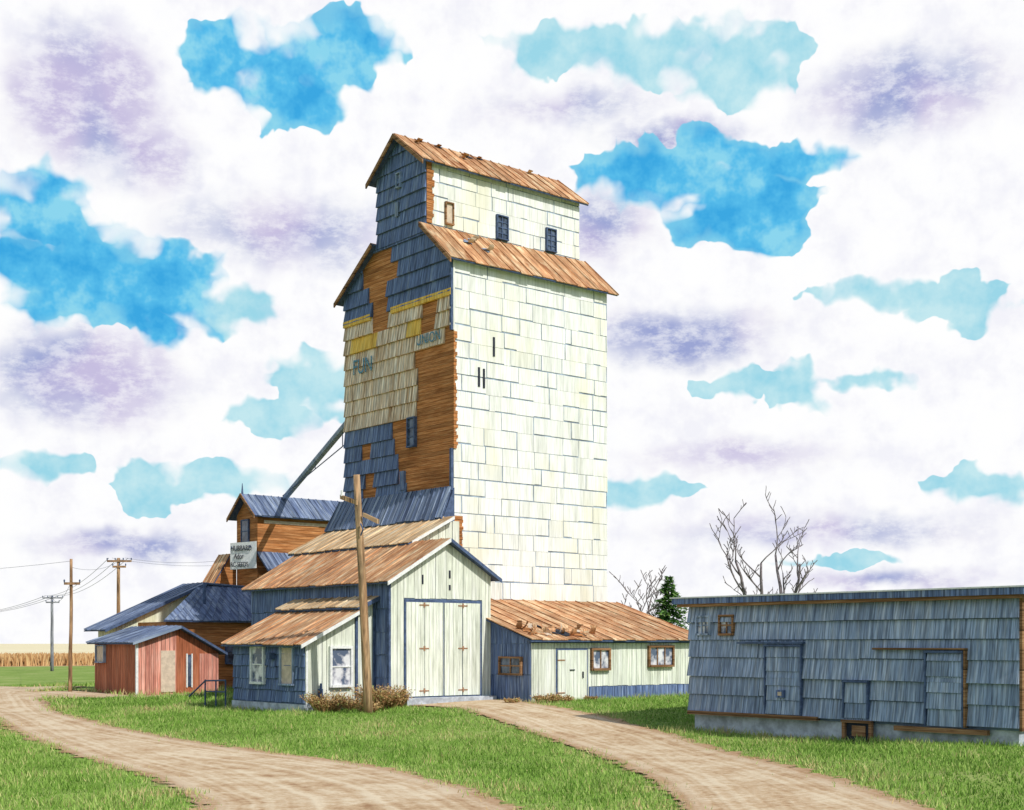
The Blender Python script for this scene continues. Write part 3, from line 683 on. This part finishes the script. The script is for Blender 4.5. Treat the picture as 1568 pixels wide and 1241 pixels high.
bx,by=at(1166,74);bare_tree('bare_tree',(bx,by,-.3),[(2.6,(-.36,.1,1),4.6),(2.9,(-.02,-.3,1),4.0),(2.3,(-.55,.2,.9),2.2)],11,.17)
bx,by=at(1198,75);bare_tree('bare_tree',(bx,by,-.3),[(2.9,(.05,.2,1),4.8),(2.6,(.36,-.1,1),4.4),(2.4,(.55,.2,.8),2.2)],5,.17)
bx,by=at(978,76);bare_tree('bare_tree',(bx,by,-.3),[(1.6,(.3,.1,1),3.6),(1.5,(-.2,-.2,1),3.3),(1.3,(-.6,.2,.8),1.5)],23,.11)
random.seed(3)
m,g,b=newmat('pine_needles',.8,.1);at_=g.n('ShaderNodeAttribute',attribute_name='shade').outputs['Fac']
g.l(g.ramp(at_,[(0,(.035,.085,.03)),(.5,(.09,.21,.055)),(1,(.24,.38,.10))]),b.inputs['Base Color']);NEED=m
def pine(name,base,ht,rad):
    g_=group(name,base);mb=MB();B=Vector(base);mb.tube([B,B+Vector((0,0,ht*.97))],[.12,.02],POLEW,7);mb.build('trunk',g_)
    mb=MB();nl=34
    for i in range(nl):
        f=i/(nl-1);z=.25+f*(ht-.3);R0=rad*(1-f)**.75*random.uniform(.8,1.12)+.08;nb=int(11*(1-f)+7)
        for k in range(nb):
            a=random.random()*6.28;L=R0*random.uniform(.7,1.15);dr=Vector((math.cos(a),math.sin(a),0));sd=Vector((-dr.y,dr.x,0))
            for j in range(int(10+L*30)):
                t=random.uniform(.1,1);p=B+Vector((0,0,z-t*L*.28+random.uniform(-.06,.06)))+dr*(t*L)+sd*random.uniform(-.2,.2)*(1.2-t)
                q=(dr*.6+sd*random.uniform(-.8,.8)+Vector((0,0,random.uniform(-.5,.45)))).normalized()*random.uniform(.12,.26)
                w=q.cross(Vector((random.uniform(-1,1),random.uniform(-1,1),1))).normalized()*.05
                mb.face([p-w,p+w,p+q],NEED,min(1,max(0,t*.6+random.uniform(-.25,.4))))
    mb.build('needles',g_)
px,py=at(1024,68);pine('pine_tree',(px,py,-.3),5.8,2.0)

# ------------------------------------------------------------ grass, bushes, corn
def camdepth(x,y): return .6388*x+.7694*y
def camright(x,y): return .7694*x-.6388*y
m,g,b=newmat('grass_blades',.8,.08);a_=g.n('ShaderNodeAttribute',attribute_name='shade').outputs['Fac']
g.l(g.ramp(a_,[(0,(.08,.16,.022)),(.35,(.19,.34,.055)),(.65,(.31,.44,.11)),(.85,(.48,.49,.20)),(1,(.54,.40,.21))]),b.inputs['Base Color'])
GRASS=m
FP=[(28.3,33.3,41.1,52),(25.4,28.6,42.2,47.7),(33.1,42.4,38.8,52.3),(31.85,36.6,18.2,29.4),(26.8,31.2,59.5,69),(27.8,40,62.7,74)]
def grass(name,n,xr,yr,hmin,hmax,dmin,dmax,wd):
    x=rng.uniform(*xr,n);y=rng.uniform(*yr,n);d=camdepth(x,y);r=camright(x,y)/d
    k=(d>dmin)&(d<dmax)&(np.abs(r)<.5)
    e=edgeall(x,y)+rng.normal(0,.28,n)+.25*np.sin(x*2.1)*np.sin(y*1.7);k&=e<-.02
    near=np.zeros(n)
    for a,b_,c,dd in FP:
        k&=~((x>a)&(x<b_)&(y>c)&(y<dd))
        q=np.hypot(np.maximum(np.maximum(a-x,x-b_),0),np.maximum(np.maximum(c-y,y-dd),0)); near=np.maximum(near,np.exp(-q/.45))
    x=x[k];y=y[k];e=e[k];near=near[k];n=len(x);z=H(x,y)
    cl=np.sin(x*1.7+np.sin(y*2.3))*np.sin(y*1.3+np.sin(x*1.1)*1.4)
    hh=rng.uniform(hmin,hmax,n)*(1+.6*cl+.9*near);a=rng.uniform(0,6.28,n);w=wd*rng.uniform(.6,1.4,n)
    lx=rng.normal(0,.4,n)*hh;ly=rng.normal(0,.4,n)*hh
    V=np.empty((n,3,3));V[:,0]=np.stack([x-np.cos(a)*w,y-np.sin(a)*w,z-.01],1);V[:,1]=np.stack([x+np.cos(a)*w,y+np.sin(a)*w,z-.01],1);V[:,2]=np.stack([x+lx,y+ly,z+hh],1)
    me=bpy.data.meshes.new(name);me.vertices.add(n*3);me.vertices.foreach_set('co',V.ravel());me.loops.add(n*3);me.loops.foreach_set('vertex_index',np.arange(n*3,dtype=np.int32))
    me.polygons.add(n);me.polygons.foreach_set('loop_start',np.arange(0,n*3,3,dtype=np.int32));me.polygons.foreach_set('loop_total',np.full(n,3,dtype=np.int32))
    me.materials.append(GRASS);at=me.attributes.new('shade','FLOAT','FACE')
    dry=.3*np.clip(np.sin(x*.37+2)*np.sin(y*.43+x*.1)-.2,0,1)+.34*np.exp(-np.abs(e)/.5)+.3*near
    sh=np.clip(.38+.17*cl+.1*np.sin(x*.9+np.sin(y*.7)*2)*np.sin(y*.8)+dry+rng.normal(0,.2,n),0,1);at.data.foreach_set('value',sh.astype(np.float32))
    me.update();me.validate();o=bpy.data.objects.new(name,me);COL.objects.link(o)
grass('grass',460000,(4,44),(6,56),.05,.14,18,58,.015)
grass('grass',80000,(10,40),(48,80),.1,.2,52,90,.03)
m,g,b=newmat('dry_brush',.9,.05);a_=g.n('ShaderNodeAttribute',attribute_name='shade').outputs['Fac']
g.l(g.ramp(a_,[(0,(.20,.09,.035)),(.4,(.44,.25,.11)),(.75,(.64,.44,.22)),(1,(.34,.4,.12))]),b.inputs['Base Color']);BRUSH=m
def bush(loc,r,ht,n):
    g_=group('dry_bush',(loc[0],loc[1],h1(*loc)));B=Vector(g_.location);mb=MB()
    for i in range(n):
        a=random.random()*6.28;q=random.random()**.5*r*.5;p=B+Vector((math.cos(a)*q,math.sin(a)*q,-.03))
        d=Vector((math.cos(a)*random.uniform(0,.9),math.sin(a)*random.uniform(0,.9),1)).normalized();L=ht*random.uniform(.45,1.1);sh=random.random()
        w=Vector((-math.sin(a+1),math.cos(a+1),0))*.012
        pm=p+d*L*.55;pt=p+d*L+Vector((math.cos(a),math.sin(a),-.5))*L*.18
        mb.face([p-w,p+w,pm+w*.8,pm-w*.8],BRUSH,sh);mb.face([pm-w*.8,pm+w*.8,pt],BRUSH,sh)
        for k in range(5):
            c=pm.lerp(pt,random.uniform(-.6,1));v1=Vector((random.uniform(-1,1),random.uniform(-1,1),random.uniform(-.3,1))).normalized()*.07;v2=v1.cross(Vector((random.uniform(-1,1),random.uniform(-1,1),random.uniform(-1,1)))).normalized()*.025
            mb.face([c-v2,c+v2,c+v1],BRUSH,random.random())
    mb.build('stems',g_)
for l,r,hh,n in(((25.9,41.5),.8,.85,420),((26.8,41.2),.6,.65,320),((27.6,40.6),.9,1.05,600),((28.3,40.9),.7,.8,380),((26.6,39.9),.5,.45,250),((33.5,38.3),.7,.4,280),((34.4,38.4),.5,.28,200),((35.9,38.5),.4,.22,120),((32.3,38.9),.4,.25,120)): bush(l,r,hh,n)
mb=MB()
for i in range(14000):
    x=random.uniform(25,130);y=151+random.random()**1.6*22;z=-.35;hh=random.uniform(.8,1.45);w=random.uniform(.05,.12);lx=random.uniform(-.3,.3)
    mb.face([(x-w,y,z),(x+w,y,z),(x+w*.4+lx,y,z+hh),(x-w*.4+lx,y,z+hh*.93)],BRUSH,random.uniform(.2,.8))
mb.build('corn_field')

# ------------------------------------------------------------ sky (world)
# clear gaps between clouds: (azimuth deg, elevation deg, half-width, half-height)
strong=[(62.0,22.8,1.9,1.5,1),(59.7,22.3,2.5,2.0,1),(57.2,23.4,2.4,1.4,1),(43.4,18.9,4.5,1.5,1),(41.0,17.9,3.0,1.9,1),(38.6,19.0,2.4,.8,1),(39.4,17.3,1.7,1.9,1),(69.2,16.6,2.2,1.7,1),(67.8,14.4,3.6,2.1,1),(64.4,14.2,2.6,1.6,1),(64.8,12.7,1.2,1.2,1)]
light=[(47.6,23.5,3.4,1.0,1),(44.4,23.2,3.2,1.3,1),(41.0,22.8,2.6,1.8,1),(62.0,13.5,1.8,.8,1),(58.3,10.6,2.2,1.5,1),(60.2,9.2,2.0,.8,1),(65.0,6.4,1.7,1.1,1),(62.4,6.7,2.8,.7,1),(69,7.1,1.9,.6,1),(40.4,10.6,2.6,.6,1),(38.5,10.4,1.6,1.0,1),(35.7,10.6,2.2,.35,1),(35.1,13.9,3.0,.55,1),(32.1,13.3,2.0,1.1,1),(44.9,6.3,2.3,.7,1),(31.2,6.2,2.0,.9,1),(36.9,3.4,2.6,.3,1)]
lav=[(67.6,20.9,3.4,3.0,1.5),(65.2,19.0,2.2,1.6,.9),(59.6,16.6,5.4,1.6,.85),(67.7,10.5,4.4,2.2,1.35),(43.3,12.5,4.4,1.4,1.2),(34.2,21.2,4.4,1.9,1.05),(46.6,16.9,2.4,1.6,1),(43.6,20.3,3.2,.7,.95),(47.8,21.4,4,.8,.6),(41,7.7,4.6,.8,.65),(66.2,4.0,4,.8,1),(37.6,4.6,7,.8,.75),(35.1,2.6,5.0,.5,.75)]
wd=bpy.data.worlds.new("World");scene.world=wd;wd.use_nodes=True;wd.node_tree.nodes.clear();g=NT(wd.node_tree)
SUN=Vector((.07,-.72,.68)).normalized()
el=math.asin(SUN.z);rot=math.atan2(SUN.x,SUN.y)
tc=g.n('ShaderNodeTexCoord');V=tc.outputs['Generated'];sp=g.n('ShaderNodeSeparateXYZ');g.l(V,sp.inputs[0])
az=g.math('MULTIPLY',g.math('ARCTAN2',sp.outputs[1],sp.outputs[0]),57.2958)
ele=g.math('MULTIPLY',g.math('ARCSINE',sp.outputs[2]),57.2958)
vec=g.comb(az,ele,0)
na=g.noise(vec,.6,2.5,.6,color=True)
vd=g.vmath('MULTIPLY_ADD',na,(2.6,1.7,0),vec)
vd=g.vmath('ADD',vd,(-1.3,-.85,0))
def minlen(L,v):
    cur=None
    for a,e_,rx,ry,w in L:
        q=g.vmath('LENGTH',g.vmath('MULTIPLY_ADD',v,(1/rx,1/ry,0),(-a/rx,-e_/ry,0)))
        cur=q if cur is None else g.math('MINIMUM',cur,q)
    return cur
def softmax(L,v):
    cur=None
    for a,e_,rx,ry,w in L:
        q=g.vmath('LENGTH',g.vmath('MULTIPLY_ADD',v,(1/rx,1/ry,0),(-a/rx,-e_/ry,0)))
        f=g.math('MULTIPLY_ADD',q,-w,w); cur=f if cur is None else g.math('MAXIMUM',cur,f)
    return cur
vo=g.n('ShaderNodeTexVoronoi',feature='F1',voronoi_dimensions='2D');g.l(g.vmath('MULTIPLY',vd,(.62,.95,0)),vo.inputs['Vector']);vo.inputs['Scale'].default_value=1.0
sc=g.math('MULTIPLY_ADD',vo.outputs['Distance'],.62,-.22)
w1=g.noise(vec,.5,4,.62);w2=g.noise(g.vmath('MULTIPLY',vec,(1,1.8,1)),.9,4,.7)
soft=g.maprange(g.noise(vec,.32,1),.40,.60,.06,.6)
fs=g.math('ADD',g.math('SUBTRACT',1.0,minlen(strong,vd)),sc)
fl=g.math('ADD',g.math('SUBTRACT',1.0,minlen(light,vd)),sc)
fv=softmax(lav,vd)
ms=g.maprange(fs,0.0,soft);ml=g.maprange(fl,0.0,soft);mv=g.maprange(fv,-.25,.9)
cs=g.ramp(w1,[(.36,(.045,.39,.76)),(.5,(.10,.51,.83)),(.62,(.26,.67,.86))])
cs=g.mix(g.maprange(fs,.45,.0,0,.6),cs,(.30,.69,.84))
cl=g.ramp(w1,[(.36,(.33,.68,.81)),(.62,(.55,.81,.87))])
white=g.ramp(w1,[(.34,(.90,.90,.96)),(.5,(.985,.985,1)),(.6,(1,1,1))])
cv=g.ramp(g.noise(vec,.22,1),[(.42,(.33,.38,.66)),(.58,(.57,.52,.75))])
grain=g.maprange(w2,.33,.60,.45,1.0)
c=g.mix(g.math('MULTIPLY',mv,grain),white,cv)
c=g.mix(ml,c,cl);c=g.mix(ms,c,cs)
bg1=g.n('ShaderNodeBackground');g.l(c,bg1.inputs[0]);bg1.inputs[1].default_value=1.0
# plainer broken cloud over the rest of the horizon band
simple=g.noise(V,3.0,1);cb=g.ramp(simple,[(.42,(.30,.58,.82)),(.52,(.84,.86,.92)),(.62,(.95,.95,.97))])
bg3=g.n('ShaderNodeBackground');g.l(cb,bg3.inputs[0]);bg3.inputs[1].default_value=.88
sky=g.n('ShaderNodeTexSky',sky_type='NISHITA',sun_disc=False,sun_elevation=el,sun_rotation=rot)
bg2=g.n('ShaderNodeBackground');g.l(sky.outputs[0],bg2.inputs[0]);bg2.inputs[1].default_value=.1
daz=g.math('ABSOLUTE',g.math('SUBTRACT',az,50.3))
side=g.math('MAXIMUM',g.maprange(daz,31,40),g.maprange(ele,27,34))
mx0=g.n('ShaderNodeMixShader');g.l(side,mx0.inputs[0]);g.l(bg1.outputs[0],mx0.inputs[1]);g.l(bg3.outputs[0],mx0.inputs[2])
mx=g.n('ShaderNodeMixShader');g.l(g.maprange(ele,36,58),mx.inputs[0]);g.l(mx0.outputs[0],mx.inputs[1]);g.l(bg2.outputs[0],mx.inputs[2])
out=g.n('ShaderNodeOutputWorld');g.l(mx.outputs[0],out.inputs[0])

sl=bpy.data.lights.new('sun','SUN');sl.energy=3.7;sl.angle=math.radians(.5);sl.color=(1,.965,.9)
so=bpy.data.objects.new('sun',sl);COL.objects.link(so);so.rotation_euler=SUN.to_track_quat('Z','Y').to_euler();so.location=(0,-20,40)
cd=bpy.data.cameras.new('camera');cd.lens=47.96;cd.sensor_width=36;cd.shift_y=.2325;cd.clip_end=9000
co=bpy.data.objects.new('camera',cd);COL.objects.link(co);co.location=(0,0,2.2);co.rotation_euler=(math.pi/2,0,math.radians(50.3-90));scene.camera=co
scene.view_settings.view_transform='Standard';scene.view_settings.look='None';scene.view_settings.exposure=0
